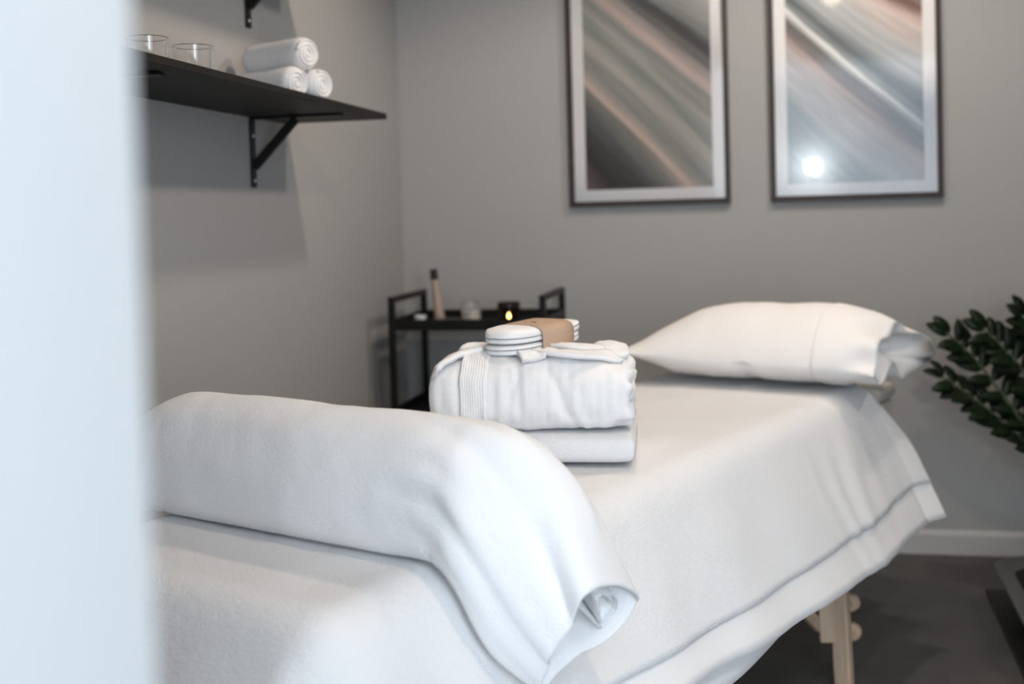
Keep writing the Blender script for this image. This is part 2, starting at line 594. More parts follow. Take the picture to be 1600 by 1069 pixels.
# floor lamp with an opal globe in the corridor, mirrored in the right picture
t = thing('floor_lamp', 'floor lamp with white opal globe in the corridor behind the camera', 'lamp', (0.456, -1.40, 0))
lathe('base', [(0, 0), (0.13, 0), (0.13, 0.015), (0.02, 0.025), (0, 0.025)], M['black'], t)
lathe('pole', [(0.01, 0.02), (0.01, 1.37)], M['black'], t, 12)
lathe('globe', [(0.050 * sin(pi * k / 16), 1.43 - 0.050 * cos(pi * k / 16)) for k in range(17)], M['globe'], t)

# ------------------------------------------------------------------ massage table and its layers
TH = radians(22.7)
O = Vector((-1.034, 1.434, 0))
CX = Vector((cos(TH), -sin(TH), 0))
LX = Vector((sin(TH), cos(TH), 0))
TW, TL = 0.605, 2.02


def W(u, v, z):
    return O + CX * u + LX * v + Vector((0, 0, z))


TBL = thing('massage_table', 'beech massage table under white sheets with round leg knobs', 'massage table', O, -TH)
bm = bmesh.new()
bx(bm, (0.014, 0.014, 0.585), (TW - 0.014, TL - 0.014, 0.648), 0.03)
link_bm('mattress_pad', bm, M['vinyl'], TBL, True)
bm = bmesh.new()
for a, b in (((0.03, 0.03, 0.50), (0.055, TL - 0.03, 0.584)), ((TW - 0.055, 0.03, 0.50), (TW - 0.03, TL - 0.03, 0.584)), ((0.055, 0.03, 0.50), (TW - 0.055, 0.055, 0.584)), ((0.055, TL - 0.055, 0.50), (TW - 0.055, TL - 0.03, 0.584))):
    bx(bm, a, b, 0.004)
link_bm('table_frame', bm, M['beech'], TBL)
for v in (0.28, 1.70):
    for u, s in ((0.04, -1), (TW - 0.04, 1)):
        bm = bmesh.new()
        bar(bm, (u, v - 0.018, 0.52), (u + s * 0.012, v - 0.012, 0.105), 0.034, 0.036, 0.004)
        leg = link_bm('leg', bm, M['beech'], TBL)
        bm = bmesh.new()
        bar(bm, (u + s * 0.030, v + 0.003, 0.44), (u + s * 0.046, v + 0.003, 0.0), 0.030, 0.040, 0.004)
        link_bm('leg_extension', bm, M['beech'], leg)
        for z in (0.115, 0.185):
            bm = bmesh.new()
            k = u + s * (0.046 - 0.016 * z / 0.44)
            cyl(bm, (k + s * 0.010, v + 0.02, z), (k + s * 0.010, v + 0.040, z), 0.010, 0.010, 16)
            cyl(bm, (k + s * 0.010, v + 0.036, z), (k + s * 0.010, v + 0.042, z), 0.016, 0.021, 20)
            cyl(bm, (k + s * 0.010, v + 0.042, z), (k + s * 0.010, v + 0.056, z), 0.021, 0.021, 20)
            cyl(bm, (k + s * 0.010, v + 0.056, z), (k + s * 0.010, v + 0.061, z), 0.021, 0.014, 20)
            link_bm('knob', bm, M['beech'], leg)
        bm = bmesh.new()
        d = -0.42 if v > 1 else 0.42
        bar(bm, (u - s * 0.005, v + d, 0.42), (u - s * 0.005, v - 0.02, 0.14), 0.014, 0.030, 0.003)
        link_bm('brace', bm, M['beech'], leg)
# beech headrest frame standing out beyond the far end
bm = bmesh.new()
bx(bm, (0.30, TL + 0.075, 0.50), (0.585, TL + 0.20, 0.600), 0.006)
hr = link_bm('headrest_frame', bm, M['vinyl'], TBL)
bm = bmesh.new()
bx(bm, (0.29, TL + 0.070, 0.602), (0.59, TL + 0.21, 0.645), 0.016)
link_bm('headrest_pad', bm, M['vinyl'], hr, True)
for u in (0.34, 0.54):
    bm = bmesh.new()
    bx(bm, (u, TL - 0.035, 0.53), (u + 0.02, TL + 0.074, 0.55), 0.003)
    link_bm('headrest_rail', bm, M['beech'], hr)


def profile(d, phi, r):
    tm = pi / 2 - phi
    if d <= r * tm:
        th = d / r
        return r * sin(th), -r * (1 - cos(th)), th
    x, z = r * sin(tm), -r * (1 - cos(tm))
    L = d - r * tm
    return x + L * sin(phi), z - L * cos(phi), tm


def drape(name, m, top, r, dl, dr, dn, df, phi_l, phi_r, phi_n, phi_c, out=0.0, fold=0.0, wr=0.002, seed=0, thick=0.004, du=0.016, seam=None, parent=None, crease=0.0):
    """cloth laid over the table and hanging on four sides; dl..df are functions giving the overhang length"""
    u0, u1, v0, v1 = r - out, TW - r + out, r - out, TL - r + out
    nU = int(TW / du)
    nV = int(TL / du)
    nd = 22
    A = [(-1 + k / nd, 'l') for k in range(nd)] + [(k / nU, 'm') for k in range(nU + 1)] + [((k + 1) / nd, 'r') for k in range(nd)]
    B = [(-1 + k / nd, 'n') for k in range(nd)] + [(k / nV, 'm') for k in range(nV + 1)] + [((k + 1) / nd, 'f') for k in range(nd)]
    vs = []
    for tb, kb in B:
        for ta, ka in A:
            if ka == 'm':
                u, da = u0 + (u1 - u0) * ta, 0.0
            if kb == 'm':
                v, db = v0 + (v1 - v0) * tb, 0.0
            vv = v0 if kb == 'n' else (v1 if kb == 'f' else v)
            if ka == 'l':
                u, da = u0, ta * dl(vv)
            elif ka == 'r':
                u, da = u1, ta * dr(vv)
            uu = u
            if kb == 'n':
                v, db = v0, tb * dn(uu)
            elif kb == 'f':
                v, db = v1, tb * df(uu)
            d = hypot(da, db)
            if d < 1e-6:
                h = wr * (nz(u * 5, v * 5, seed) + 0.5 * nz(u * 13, v * 11, seed + 5))
                vs.append(W(u, v, top + h))
                continue
            nu, nv = da / d, db / d
            corner = abs(2 * nu * nv) ** 1.3
            ph = phi_l if ka == 'l' else (phi_r if ka == 'r' else (phi_n if kb == 'n' else 0.2))
            if ka in 'lr' and kb in 'nf':
                pb = phi_n if kb == 'n' else 0.2
                ph = ph * nu * nu + pb * nv * nv
            pc = phi_c if ka == 'r' and kb == 'f' else min(phi_c, 0.15)
            ph = ph + (pc - ph) * corner
            x, z, th = profile(d, ph, r)
            w = sst(0.03, 0.22, d)
            s = u * nv * nv + v * nu * nu + atan2(nv, nu) * 0.12
            x += fold * w * (sin(s * 19 + 2 + 2 * nz(s * 3, 2, 1)) + 0.8 * nz(s * 9, d * 2, 2)) * (1 - 0.6 * corner)
            x += wr * (nz(u * 5 + nu, v * 5 + nv, d * 5 + seed) + 0.5 * nz(s * 13, d * 11, seed + 5))
            x += crease * w * math.exp(-((v - 1.62) / 0.20) ** 2) * (sin(s * 62 + 3 * nz(s * 4, d * 3, 2)) * sst(0.06, 0.2, d)) * (1 - corner)
            if seam and ka in 'mr' and kb != 'n':
                side = dr(vv) if ka == 'r' else 9
                if ka == 'r' and kb == 'm' and side - da < seam:
                    x += 0.0022
            h = wr * (nz(u * 5, v * 5, seed) + 0.5 * nz(u * 13, v * 11, seed + 5)) * (1 - w)
            vs.append(W(u + nu * x, v + nv * x, top + z + h))
    o = link_mesh(name, vs, grid_faces(len(A), len(B)), m, parent)
    md = o.modifiers.new('thickness', 'SOLIDIFY')
    md.thickness = thick
    md.offset = -1
    return o


def lerp(x, pts):
    if x <= pts[0][0]:
        return pts[0][1]
    for (a, b), (c, d) in zip(pts, pts[1:]):
        if x <= c:
            return b + (d - b) * (x - a) / (c - a)
    return pts[-1][1]


fit = drape('fitted_sheet', M['sheet'], 0.655, 0.060, lambda v: 0.20, lambda v: lerp(v, [(0.3, 0.385), (0.9, 0.385), (1.3, 0.365), (1.6, 0.30), (2, 0.2)]), lambda u: 0.30, lambda u: 0.30,
            radians(4), radians(18), radians(5), radians(20), 0.004, 0.0015, 0.001, 11, 0.002, 0.03)
tag(fit, 'white bottom sheet showing lowest under the long right side of the massage table', 'sheet')
flat = drape('flat_sheet', M['sheet'], 0.6615, 0.064, lambda v: 0.21, lambda v: lerp(v, [(0.3, 0.325), (0.7, 0.335), (1.05, 0.365), (1.3, 0.378), (1.6, 0.395), (1.97, 0.385)]), lambda u: 0.42, lambda u: lerp(u, [(0, 0.31), (0.45, 0.22), (0.57, 0.10)]),
             radians(5), radians(23.6), radians(8), radians(40.5), 0.0095, 0.003, 0.0012, 5, 0.003, 0.02, seam=0.085, crease=0.0012)
tag(flat, 'smooth white sheet with broad hem peeking out below the terry blanket', 'sheet')
over = drape('terry_blanket', M['terry'], 0.674, 0.070, lambda v: 0.20, lambda v: lerp(v, [(0.3, 0.270), (0.6, 0.287), (0.75, 0.298), (1.1, 0.312), (1.45, 0.320), (1.7, 0.320), (1.97, 0.305)]), lambda u: 0.37, lambda u: lerp(u, [(0, 0.24), (0.45, 0.18), (0.57, 0.10)]),
             radians(6), radians(24), radians(32), radians(40), 0.013, 0.003, 0.0030, 2, 0.004, 0.012, crease=0.0030)
tag(over, 'thick white terry blanket spread over the massage table', 'blanket')

# ------------------------------------------------------------------ bolster wrapped in a towel
ZB = 0.765


def circ(u, cz, r, cv=0.30, lean=0.0):
    out = []
    for k in range(8):
        a = radians(225 - 45 * k)
        z = cz + r * sin(a)
        v = cv + r * cos(a)
        if k in (0, 6) and u > -0.05:
            v, z = cv + r * cos(a) * 1.22, z - 0.014
        out.append((u + lean * cos(a - pi / 2), v, max(z, 0.6835) if u > 0.0 else z))
    return out


SEC = [circ(-0.112, 0.730, 0.018), circ(-0.104, 0.730, 0.040), circ(-0.080, 0.736, 0.060), circ(-0.042, 0.748, 0.075), circ(0.01, 0.761, 0.085), circ(0.05, 0.765, 0.088), circ(0.14, ZB, 0.088), circ(0.30, ZB, 0.088), circ(0.46, ZB, 0.088), circ(0.575, 0.763, 0.087),
       [(0.622, 0.222, 0.664), (0.636, 0.208, 0.725), (0.644, 0.238, 0.795), (0.654, 0.295, 0.833), (0.660, 0.355, 0.812), (0.655, 0.390, 0.755), (0.640, 0.375, 0.690), (0.628, 0.30, 0.672)],
       [(0.658, 0.245, 0.580), (0.678, 0.235, 0.648), (0.700, 0.262, 0.715), (0.716, 0.312, 0.762), (0.724, 0.375, 0.738), (0.716, 0.415, 0.685), (0.694, 0.395, 0.625), (0.670, 0.315, 0.592)],
       [(0.700, 0.290, 0.518), (0.722, 0.276, 0.566), (0.748, 0.283, 0.612), (0.770, 0.290, 0.655), (0.770, 0.370, 0.640), (0.757, 0.440, 0.598), (0.745, 0.402, 0.565), (0.712, 0.322, 0.538)]]
NS, NA = 150, 72


def catmull_sections(sec, ns, na):
    rings = [spline(s, na, True) for s in sec]
    out = []
    for i in range(ns):
        s = i / (ns - 1) * (len(sec) - 1)
        j = min(int(s), len(sec) - 2)
        t = s - j
        a = rings[max(j - 1, 0)]
        b, c = rings[j], rings[j + 1]
        d = rings[min(j + 2, len(sec) - 1)]
        out.append([cr(p, q, r_, w, t) for p, q, r_, w in zip(a, b, c, d)])
    return out


loops = catmull_sections(SEC, NS, NA)
for i, lp in enumerate(loops):
    c = sum(lp, Vector()) / NA
    for k, p in enumerate(lp):
        d = (p - c).normalized()
        u = p.x
        a = 0.004 * nz(u * 6, k * 0.10, 3.3) + 0.0018 * nz(u * 22, k * 0.22, 7.7)
        # diagonal drag lines where the towel starts to hang
        g = sst(0.46, 0.60, u) * (1 - sst(0.72, 0.77, u))
        a += g * 0.008 * (noise.noise(Vector((k * 0.30 + u * 5, u * 2.0, 1.2))))
        # the groove to the front of the ridge
        ridge = 27.0
        a -= 0.016 * sst(0.60, 0.66, u) * (1 - 0.6 * sst(0.70, 0.77, u)) * math.exp(-((k - (ridge - 6.5)) / 3.6) ** 2)
        if p.z < 0.70 and u < 0.59:
            a *= 0.3
        lp[k] = p + d * a
cover = loft('bolster', [[W(*p) for p in lp] for lp in loops], M['terry_soft'], None, True, False)
md = cover.modifiers.new('thickness', 'SOLIDIFY')
md.thickness = 0.005
md.offset = -1
tag(cover, 'bolster wrapped in a white towel lying crosswise near the foot end', 'bolster')
# inner layers of the rolled towel showing in its open right end
mouth = [Vector(p) for p in spline(SEC[-1], 48, True)]
cm = sum(mouth, Vector()) / 48
axis_in = Vector((-0.055, 0.0, 0.055))


def inner(name, ring, depth, seed):
    """a layer of towel inside the mouth: a creased ring that runs back into the roll"""
    ring = spline([Vector(p) for p in ring], 64, True)
    c = sum(ring, Vector()) / 64
    lps = []
    for i in range(8):
        t = i / 7
        lp = []
        for k, p in enumerate(ring):
            q = c + (p - c) * (0.96 - 0.25 * t) + axis_in * (0.04 + t * depth)
            q += Vector((0, 0.002 * nz(k * 0.3, t * 3, seed), 0.002 * nz(k * 0.3, t * 3, seed + 4)))
            lp.append(W(*q))
        lps.append(lp)
    o = loft(name, lps, M['terry_soft'], cover, False, True)
    md = o.modifiers.new('thickness', 'SOLIDIFY')
    md.thickness = 0.004
    md.offset = 0
    return o


def mp(a, b, c_):
    """blend of mouth corners: ridge A, back tip B, front tip D"""
    A_, B_, D_ = Vector(SEC[-1][3]), Vector(SEC[-1][5]), Vector(SEC[-1][0])
    return A_ * a + B_ * b + D_ * c_


inner('inner_fold', [mp(1.0, 0.0, 0.0), mp(0.64, 0.36, 0.0), mp(0.39, 0.60, 0.01), mp(0.15, 0.72, 0.13), mp(0.07, 0.66, 0.27), mp(0.06, 0.59, 0.35), mp(0.516, 0.246, 0.238), mp(0.89, -0.03, 0.14)], 1.3, 1.0)
inner('inner_fold', [mp(0.70, 0.28, 0.02), mp(0.42, 0.54, 0.04), mp(0.25, 0.62, 0.13), mp(0.16, 0.55, 0.29), mp(0.425, 0.40, 0.175)], 1.1, 3.0)

# ------------------------------------------------------------------ folded towel, robe, slippers
ROBE_O = Vector((-0.585, 1.990, 0))
RA = math.atan2(0.077, 0.997)
EX = Vector((cos(RA), sin(RA), 0))
EY = Vector((-sin(RA), cos(RA), 0))


def Rb(x, y, z):
    return ROBE_O + EX * x + EY * y + Vector((0, 0, z))


ZT = 0.679


def folded_layer(x0, x1, y0, y1, z0, z1, seed, na=40, ns=44):
    """one folded thickness of towel: front edge is the round fold"""
    lps = []
    for i in range(ns):
        s = i / (ns - 1)
        e = (1 - abs(2 * s - 1) ** 14) ** 0.5
        x = x0 + (x1 - x0) * s
        lp = []
        for k in range(na):
            a = 2 * pi * k / na
            ca, sa = cos(a), sin(a)
            yy = (abs(ca) ** 0.30) * (1 if ca > 0 else -1)
            zz = (abs(sa) ** 0.55) * (1 if sa > 0 else -1)
            y = (y0 + y1) / 2 + (y1 - y0) / 2 * yy
            z = (z0 + z1) / 2 + (z1 - z0) / 2 * zz * (0.75 + 0.25 * e)
            z += 0.0015 * nz(x * 9, y * 9, seed) * (1 if sa > 0 else 0)
            y += 0.002 * nz(x * 12, z * 20, seed + 3)
            lp.append(Rb(x + 0.002 * nz(y * 14, z * 30, seed), y, z))
        lps.append(lp)
    return lps


ft = loft('folded_towel', folded_layer(0.0, 0.372, -0.008, 0.262, ZT, ZT + 0.0545, 1), M['terry'])
tag(ft, 'folded white towel lying flat under the folded bathrobe', 'towel')

# robe body
RZ0, RZ1 = ZT + 0.0555, ZT + 0.194


def robe_pt(s, a, off=0.0):
    """s 0..1 left to right, a angle round the bundle (0 = back, pi/2 = top, pi = front)"""
    e = (1 - abs(2 * s - 1) ** 5.0) ** 0.42
    x = 0.003 + 0.366 * s
    ca, sa = cos(a), sin(a)
    yy = (abs(ca) ** (0.66 if sa > 0 else 0.50)) * (1 if ca > 0 else -1)
    zz = (abs(sa) ** (0.80 if sa > 0 else 0.62)) * (1 if sa > 0 else -1)
    hy = 0.130 * (0.86 + 0.14 * e)
    topz = 0.5 * (RZ1 - RZ0) * (0.60 + 0.40 * e) * (1.0 - 0.16 * sst(0.62, 1.0, s) - 0.10 * (1 - sst(0.0, 0.22, s)))
    botz = 0.5 * (RZ1 - RZ0) * (0.93 + 0.07 * e)
    mid = 0.5 * (RZ0 + RZ1)
    y = 0.128 + hy * yy
    z = mid + (topz if sa > 0 else botz) * zz
    # soft vertical puckers on the front, sagging lower edge
    fr = max(0, -ca)
    n = 0.006 * nz(s * 5, a * 1.3, 4.1) + 0.003 * nz(s * 14, a * 2.6, 9.3)
    n += 0.0035 * fr * nz(s * 26, a * 0.8, 2.2)
    n -= 0.006 * fr * math.exp(-((s - 0.155) / 0.012) ** 2)
    n -= 0.004 * fr * math.exp(-((s - 0.415 - 0.03 * sin(a * 3)) / 0.02) ** 2) * (sa > 0)
    n -= 0.005 * fr * math.exp(-((s - 0.66 + 0.10 * sa) / 0.03) ** 2)
    # layered folds at the right end
    rr = sst(0.90, 1.0, s)
    n += rr * 0.003 * sin(a * 9 + 0.7)
    n += off
    dirv = Vector((0.0, ca * 0.9, sa * 1.0))
    if dirv.length > 0:
        dirv.normalize()
    z2 = z + dirv.z * n
    return Rb(x + (n * (2 * s - 1)) * 0.8 + 0.002 * rr * sin(a * 9), y + dirv.y * n, max(z2, RZ0 + 0.0005))


NSR, NAR = 120, 96
robe = loft('folded_bathrobe', [[robe_pt(i / (NSR - 1), 2 * pi * k / NAR) for k in range(NAR)] for i in range(NSR)], M['terry_soft'])
tag(robe, 'white bathrobe folded into a plump bundle on the folded towel', 'bathrobe')


def patch(name, s0, s1, a0, a1, off, m, parent, ns=40, na=60, rib=0.0, nr=9):
    loopsP = []
    vs = []
    for i in range(ns):
        for k in range(na):
            s = s0 + (s1 - s0) * i / (ns - 1)
            a = a0 + (a1 - a0) * k / (na - 1)
            e = min(1, min(i, ns - 1 - i) / 2.5)
            vs.append(robe_pt(s, a, off * e + rib * (0.5 + 0.5 * cos(2 * pi * nr * i / (ns - 1))) * e - 0.001 * (1 - e)))
    return link_mesh(name, vs, grid_faces(na, ns), m, parent)


patch('cuff_band', 0.165, 0.295, radians(96), radians(232), 0.0035, M['terry_soft'], robe, 80, 70, 0.0009, 11)


def top_z(s, y):
    """height of the bundle above robe-frame (s,y)"""
    best = 0
    for k in range(40):
        a = pi * k / 39
        p = robe_pt(s, a) - ROBE_O
        if abs(p.dot(EY) - y) < 0.012:
            best = max(best, p.z)
    return best if best else RZ1 - 0.03


def on_top(pts, lift):
    return [Rb(0.003 + 0.366 * s, y, top_z(s, y) + lift) for s, y in pts]


ribbon('belt', on_top([(0.50, 0.10), (0.60, 0.055), (0.72, 0.045), (0.84, 0.060), (0.93, 0.085)], 0.006), 0.040, 0.006, M['terry_soft'], robe, EY * 0.8 + EX * 0.5, 40, 9, 0.002)
ribbon('belt', on_top([(0.55, 0.14), (0.68, 0.100), (0.80, 0.098), (0.93, 0.120)], 0.008), 0.034, 0.006, M['terry_soft'], robe, EY * 0.8 + EX * 0.5, 40, 9, 0.002, 4)
ribbon('belt_end', on_top([(0.46, 0.090), (0.49, 0.055), (0.515, 0.035), (0.53, 0.022)], 0.005), 0.044, 0.006, M['terry_soft'], robe, EX, 24, 9, 0.007, 2)
ribbon('collar', on_top([(0.40, 0.16), (0.25, 0.115), (0.13, 0.070), (0.07, 0.03), (0.04, 0.01)], 0.003), 0.045, 0.008, M['terry_soft'], robe, EY, 36, 9, 0.003, 6)


def lump(name, c, rx, ry, rz, m, parent, rot=0.0, seed=0, n=24, amp=0.12):
    vs, fs = [], []
    for j in range(n // 2 + 1):
        th = pi * j / (n // 2)
        for i in range(n):
            ph = 2 * pi * i / n
            d = Vector((sin(th) * cos(ph), sin(th) * sin(ph), cos(th)))
            k = 1 + amp * nz(d.x * 1.6, d.y * 1.6, d.z * 1.6 + seed)
            x, y, z = d.x * rx * k, d.y * ry * k, d.z * rz * k
            vs.append(Vector(c) + EX * (x * cos(rot) - y * sin(rot)) + EY * (x * sin(rot) + y * cos(rot)) + Vector((0, 0, z)))
    return link_mesh(name, vs, grid_faces(n, n // 2 + 1, True), m, parent)


lump('sleeve_fold', Rb(0.325, 0.160, ZT + 0.178), 0.040, 0.075, 0.024, M['terry_soft'], robe, 0.15, 1, 32, 0.3)
lump('sleeve_fold', Rb(0.350, 0.130, ZT + 0.146), 0.024, 0.075, 0.020, M['terry_soft'], robe, 0.05, 2)
lump('sleeve_fold', Rb(0.362, 0.100, ZT + 0.118), 0.013, 0.075, 0.024, M['terry_soft'], robe, 0.0, 3)
lump('sleeve_fold', Rb(0.082, 0.150, ZT + 0.186), 0.030, 0.055, 0.020, M['terry_soft'], robe, -0.5, 5, 32, 0.45)
lump('sleeve_fold', Rb(0.015, 0.090, ZT + 0.130), 0.018, 0.080, 0.036, M['terry_soft'], robe, 0.0, 6)

# slippers: lower one flat on the robe, upper one on top, both held by a kraft paper band
SA = radians(-25.0)


def outline(L, Wd_, n=64):
    """sole outline, toe towards -y"""
    pts = []
    for i in range(n):
        a = 2 * pi * i / n
        ca, sa = cos(a), sin(a)
        y = L / 2 * (abs(sa) ** (0.58 if sa < 0 else 0.72)) * (1 if sa > 0 else -1)
        w = Wd_ / 2 * (1.0 - 0.10 * sst(-0.2, 1.0, y / (L / 2)) - 0.05 * math.exp(-((y / L - 0.08) / 0.14) ** 2))
        x = w * (abs(ca) ** 0.80) * (1 if ca > 0 else -1)
        pts.append((x, y))
    return pts


def slipper(name, label, loc, rotz, tilt, puff, L=0.25, Wd_=0.104):
    t = thing(name, label, 'slipper', loc, rotz, 'pair of white slippers in a paper band')
    t.rotation_euler = (tilt[0], tilt[1], rotz)
    ol = outline(L, Wd_)
    lps = [[(x * k, y * (1 - (1 - k) * 0.4), z) for x, y in ol] for k, z in ((0.90, 0.0), (0.97, 0.0012), (1.0, 0.004), (0.995, 0.0075), (0.96, 0.009))]
    loft('sole', lps, M['sole'], t)
    lps = [[(x * k, y * (1 - (1 - k) * 0.4), z) for x, y in ol] for k, z in ((0.98, 0.0085), (0.992, 0.0095), (0.98, 0.0105))]
    loft('seam', lps, M['sole_seam'], t)
    # insole pad
    lps = [[(x * k, y * (1 - (1 - k) * 0.4), z) for x, y in ol] for k, z in ((0.985, 0.0105), (1.0, 0.0125), (0.985, 0.0150), (0.90, 0.0162))]
    loft('insole', lps, M['slipper'], t)
    # closed toe upper: flattened cap over the front 60 percent
    lps = []
    for i in range(26):
        s = i / 25
        y = -L / 2 * 1.005 + s * L * 0.62
        half = 0
        for (x0_, y0_), (x1_, y1_) in zip(ol, ol[1:] + ol[:1]):
            if (y0_ - y) * (y1_ - y) <= 0 and abs(y1_ - y0_) > 1e-9:
                half = max(half, abs(x0_ + (x1_ - x0_) * (y - y0_) / (y1_ - y0_)))
        half = max(half, 0.012) * 1.01
        h = puff * (sst(-0.06, 0.12, s)) * (1 - 0.15 * s)
        lp = []
        for k in range(25):
            a = pi * k / 24
            lp.append((half * (abs(cos(a)) ** 0.75) * (1 if cos(a) > 0 else -1), y, 0.0115 + h * (max(0, sin(a)) ** 0.5) + 0.001 * nz(cos(a) * 4, s * 6, 3)))
        for k in range(24, -1, -1):
            a = pi * k / 24
            lp.append((half * 0.97 * (abs(cos(a)) ** 0.75) * (1 if cos(a) > 0 else -1), y, 0.0105 + max(0, h - 0.004) * (max(0, sin(a)) ** 0.5)))
        lps.append(lp)
    loft('upper', lps, M['slipper'], t)
    return t


SLO = Vector((-0.415, 2.160, ZT + 0.1955))
slipper('slipper', 'lower white closed-toe slipper, lying directly on the folded bathrobe', SLO, SA, (0.035, 0.0, 0), 0.006)
slipper('slipper', 'upper white closed-toe slipper on top of its pair', SLO + Vector((0.001, 0.003, 0.0205)), SA, (0.035, 0.012, 0), 0.0165)
# kraft band: closed rectangular loop around both slippers
pb = thing('paper_band', 'brown kraft paper band wrapped round the pair of slippers', 'paper band', SLO, SA)
pb.rotation_euler = (0.035, 0.0, SA)
bw, bh = 0.0565, 0.0475
sec = []
n = 56
for i in range(n):
    a = 2 * pi * i / n
    ca, sa = cos(a), sin(a)
    sec.append((bw * (abs(ca) ** 0.42) * (1 if ca > 0 else -1), 0.0225 + (bh / 2) * (abs(sa) ** (0.60 if sa > 0 else 0.3)) * (1 if sa > 0 else -1)))
lps = []
for y in (-0.050, -0.015, 0.020, 0.052):
    lps.append([(x, y, z) for x, z in sec])
bo = loft('band', lps, M['kraft'], pb, False, False)
md = bo.modifiers.new('thickness', 'SOLIDIFY')
md.thickness = 0.0012
# printed line of small lettering, too small to read
bm = bmesh.new()
for k in range(9):
    if k in (3, 6):
        continue
    x = -0.030 + k * 0.0075
    zz = 0.0225 + bh / 2 * (1 - abs(x / bw) ** (1 / 0.42 * 0.9)) ** 0.60 + 0.0016
    bx(bm, (x, -0.007 - 0.002 * (k % 3), zz), (x + 0.0045, -0.005 + 0.001 * (k % 2), zz + 0.0004))
link_bm('printed_lettering', bm, M['ink'], pb)

# ------------------------------------------------------------------ pillow at the head end
PX = Vector((0.050, 3.060, 0.0))
PA = radians(-21.0)


def Pw(x, y, z):
    return PX + Vector((cos(PA) * x - sin(PA) * y, sin(PA) * x + cos(PA) * y, z))


PZ0 = 0.684


def pil_sec(x, n=64, inset=1.0, off=0.0):
    """section of the pillow across its length at x (-0.375 .. 0.33)"""
    tl = min(1, max(0, (x + 0.355) / 0.29))
    tr = 1 - sst(0.10, 0.50, x) * 0.45
    h = (0.010 + 0.098 * (1 - (1 - tl) ** 2.0)) * tr
    a = 0.175 + 0.030 * (1 - tl) ** 2 + 0.02 * tl
    lp = []
    for k in range(n):
        t = 2 * pi * k / n
        ct, st = cos(t), sin(t)
        y = a * ct * inset
        prof = (max(0, 1 - abs(ct) ** 2.2)) ** 0.62
        if st >= 0:
            z = 0.060 + (h * 1.25) * prof * inset
        else:
            z = 0.060 - (min(h, 0.075) * 0.80) * prof * inset
        z += 0.004 * nz(x * 7, y * 7, 1.5) + 0.002 * nz(x * 20, y * 16, 8.5)
        y += 0.004 * nz(x * 9, z * 9, 5.5)
        if st < 0:
            z = max(z, 0.0)
        # vertical dimples along the front edge
        z += 0.008 * max(0, -ct) * (1 if st < 0 else 0) * math.exp(-((x + 0.02) / 0.02) ** 2)
        lp.append(Pw(x, y, PZ0 + z - 0.030 * sst(0.22, 0.42, x) + 0.012 * (1 - tl) + off))
    return lp


lps = [pil_sec(-0.355 + 0.535 * (i / 69) ** 1.25) for i in range(70)]
pillow = loft('pillow', lps, M['case'])
tag(pillow, 'plump white pillow resting at the head end of the massage table', 'pillow')
# case opening: the open end of the pillowcase, gathered and tucked, over a corner that sticks out
lps = []
for i in range(26):
    s = i / 25
    if s < 0.6:
        x = 0.160 + 0.145 * (s / 0.6)
        k = 1.03 - 0.10 * sst(0.2, 0.6, s)
    else:
        q = (s - 0.6) / 0.4
        x = 0.305 - 0.10 * q
        k = 0.93 - 0.62 * q ** 0.8
    base = pil_sec(x, 64, 1.0)
    c = sum(base, Vector()) / 64 + Vector((0, 0, 0.006 - 0.02 * (s > 0.6) * (s - 0.6)))
    lp = []
    for j, p in enumerate(base):
        t = 2 * pi * j / 64
        ear = max(0, cos(t - 0.25)) ** 3
        g = sst(0.15, 0.6, s)
        ruff = 0.020 * g * nz(cos(t) * 2.3, sin(t) * 2.3, s * 2.2 + 4) + 0.010 * g * sin(7 * t + 6 * s)
        d = (p - c)
        q2 = c + d * k + d.normalized() * ruff
        # underside pinched upwards into a hollow
        pin = math.exp(-((t - 4.55) / 0.45) ** 2) * g
        q2.z += 0.050 * pin
        if s < 0.62:
            q2 += Vector((0.055 * ear * sst(0.1, 0.6, s), 0.02 * ear * g, -0.004 * ear * g))
        q2.z = max(q2.z, PZ0 - 0.030 * sst(0.20, 0.27, x) + 0.001)
        lp.append(q2)
    lps.append(lp)
loft('pillowcase_end', lps, M['case'], pillow, False, True)

# ------------------------------------------------------------------ wall shelves
SH_W, SH_T = 0.278, 0.0150


def bracket(parent, y, z, x=0.0):
    """folded steel bracket hanging under z at wall x"""
    w = 0.026
    bm = bmesh.new()
    bx(bm, (0.001, y - w / 2, z - 0.172), (0.006, y + w / 2, z - 0.001), 0.001)
    bx(bm, (0.006, y - w / 2, z - 0.006), (0.235, y + w / 2, z - 0.001), 0.001)
    br = link_bm('bracket', bm, M['black'], parent)
    bm = bmesh.new()
    bar(bm, (0.006, y, z - 0.122), (0.118, y, z - 0.008), 0.020, 0.016, 0.001, (0, 1, 0))
    link_bm('brace', bm, M['black'], br)
    for zz in (z - 0.045, z - 0.155):
        bm = bmesh.new()
        cyl(bm, (0.006, y, zz), (0.009, y, zz), 0.005, 0.003, 12)
        link_bm('screw', bm, M['screw'], br)


def shelf(label, z, y0, y1):
    t = thing('wall_shelf', label, 'shelf', (XL, 0, 0), 0, 'dark wall shelves on the left wall')
    bm = bmesh.new()
    bx(bm, (0.001, y0, z), (SH_W, y1, z + SH_T), 0.0015)
    link_bm('board', bm, M['darkwood'], t)
    for y in (y1 - 0.222, y0 + 0.222):
        bracket(t, y, z)
    return t


shelf('lower black wall shelf carrying glass tumblers and rolled towels', 1.3834, 1.558, 2.8675)
shelf('upper black wall shelf, mostly above the picture, one bracket showing', 1.7745, 1.558, 2.8675)
ZS = 1.3834 + SH_T + 0.0005


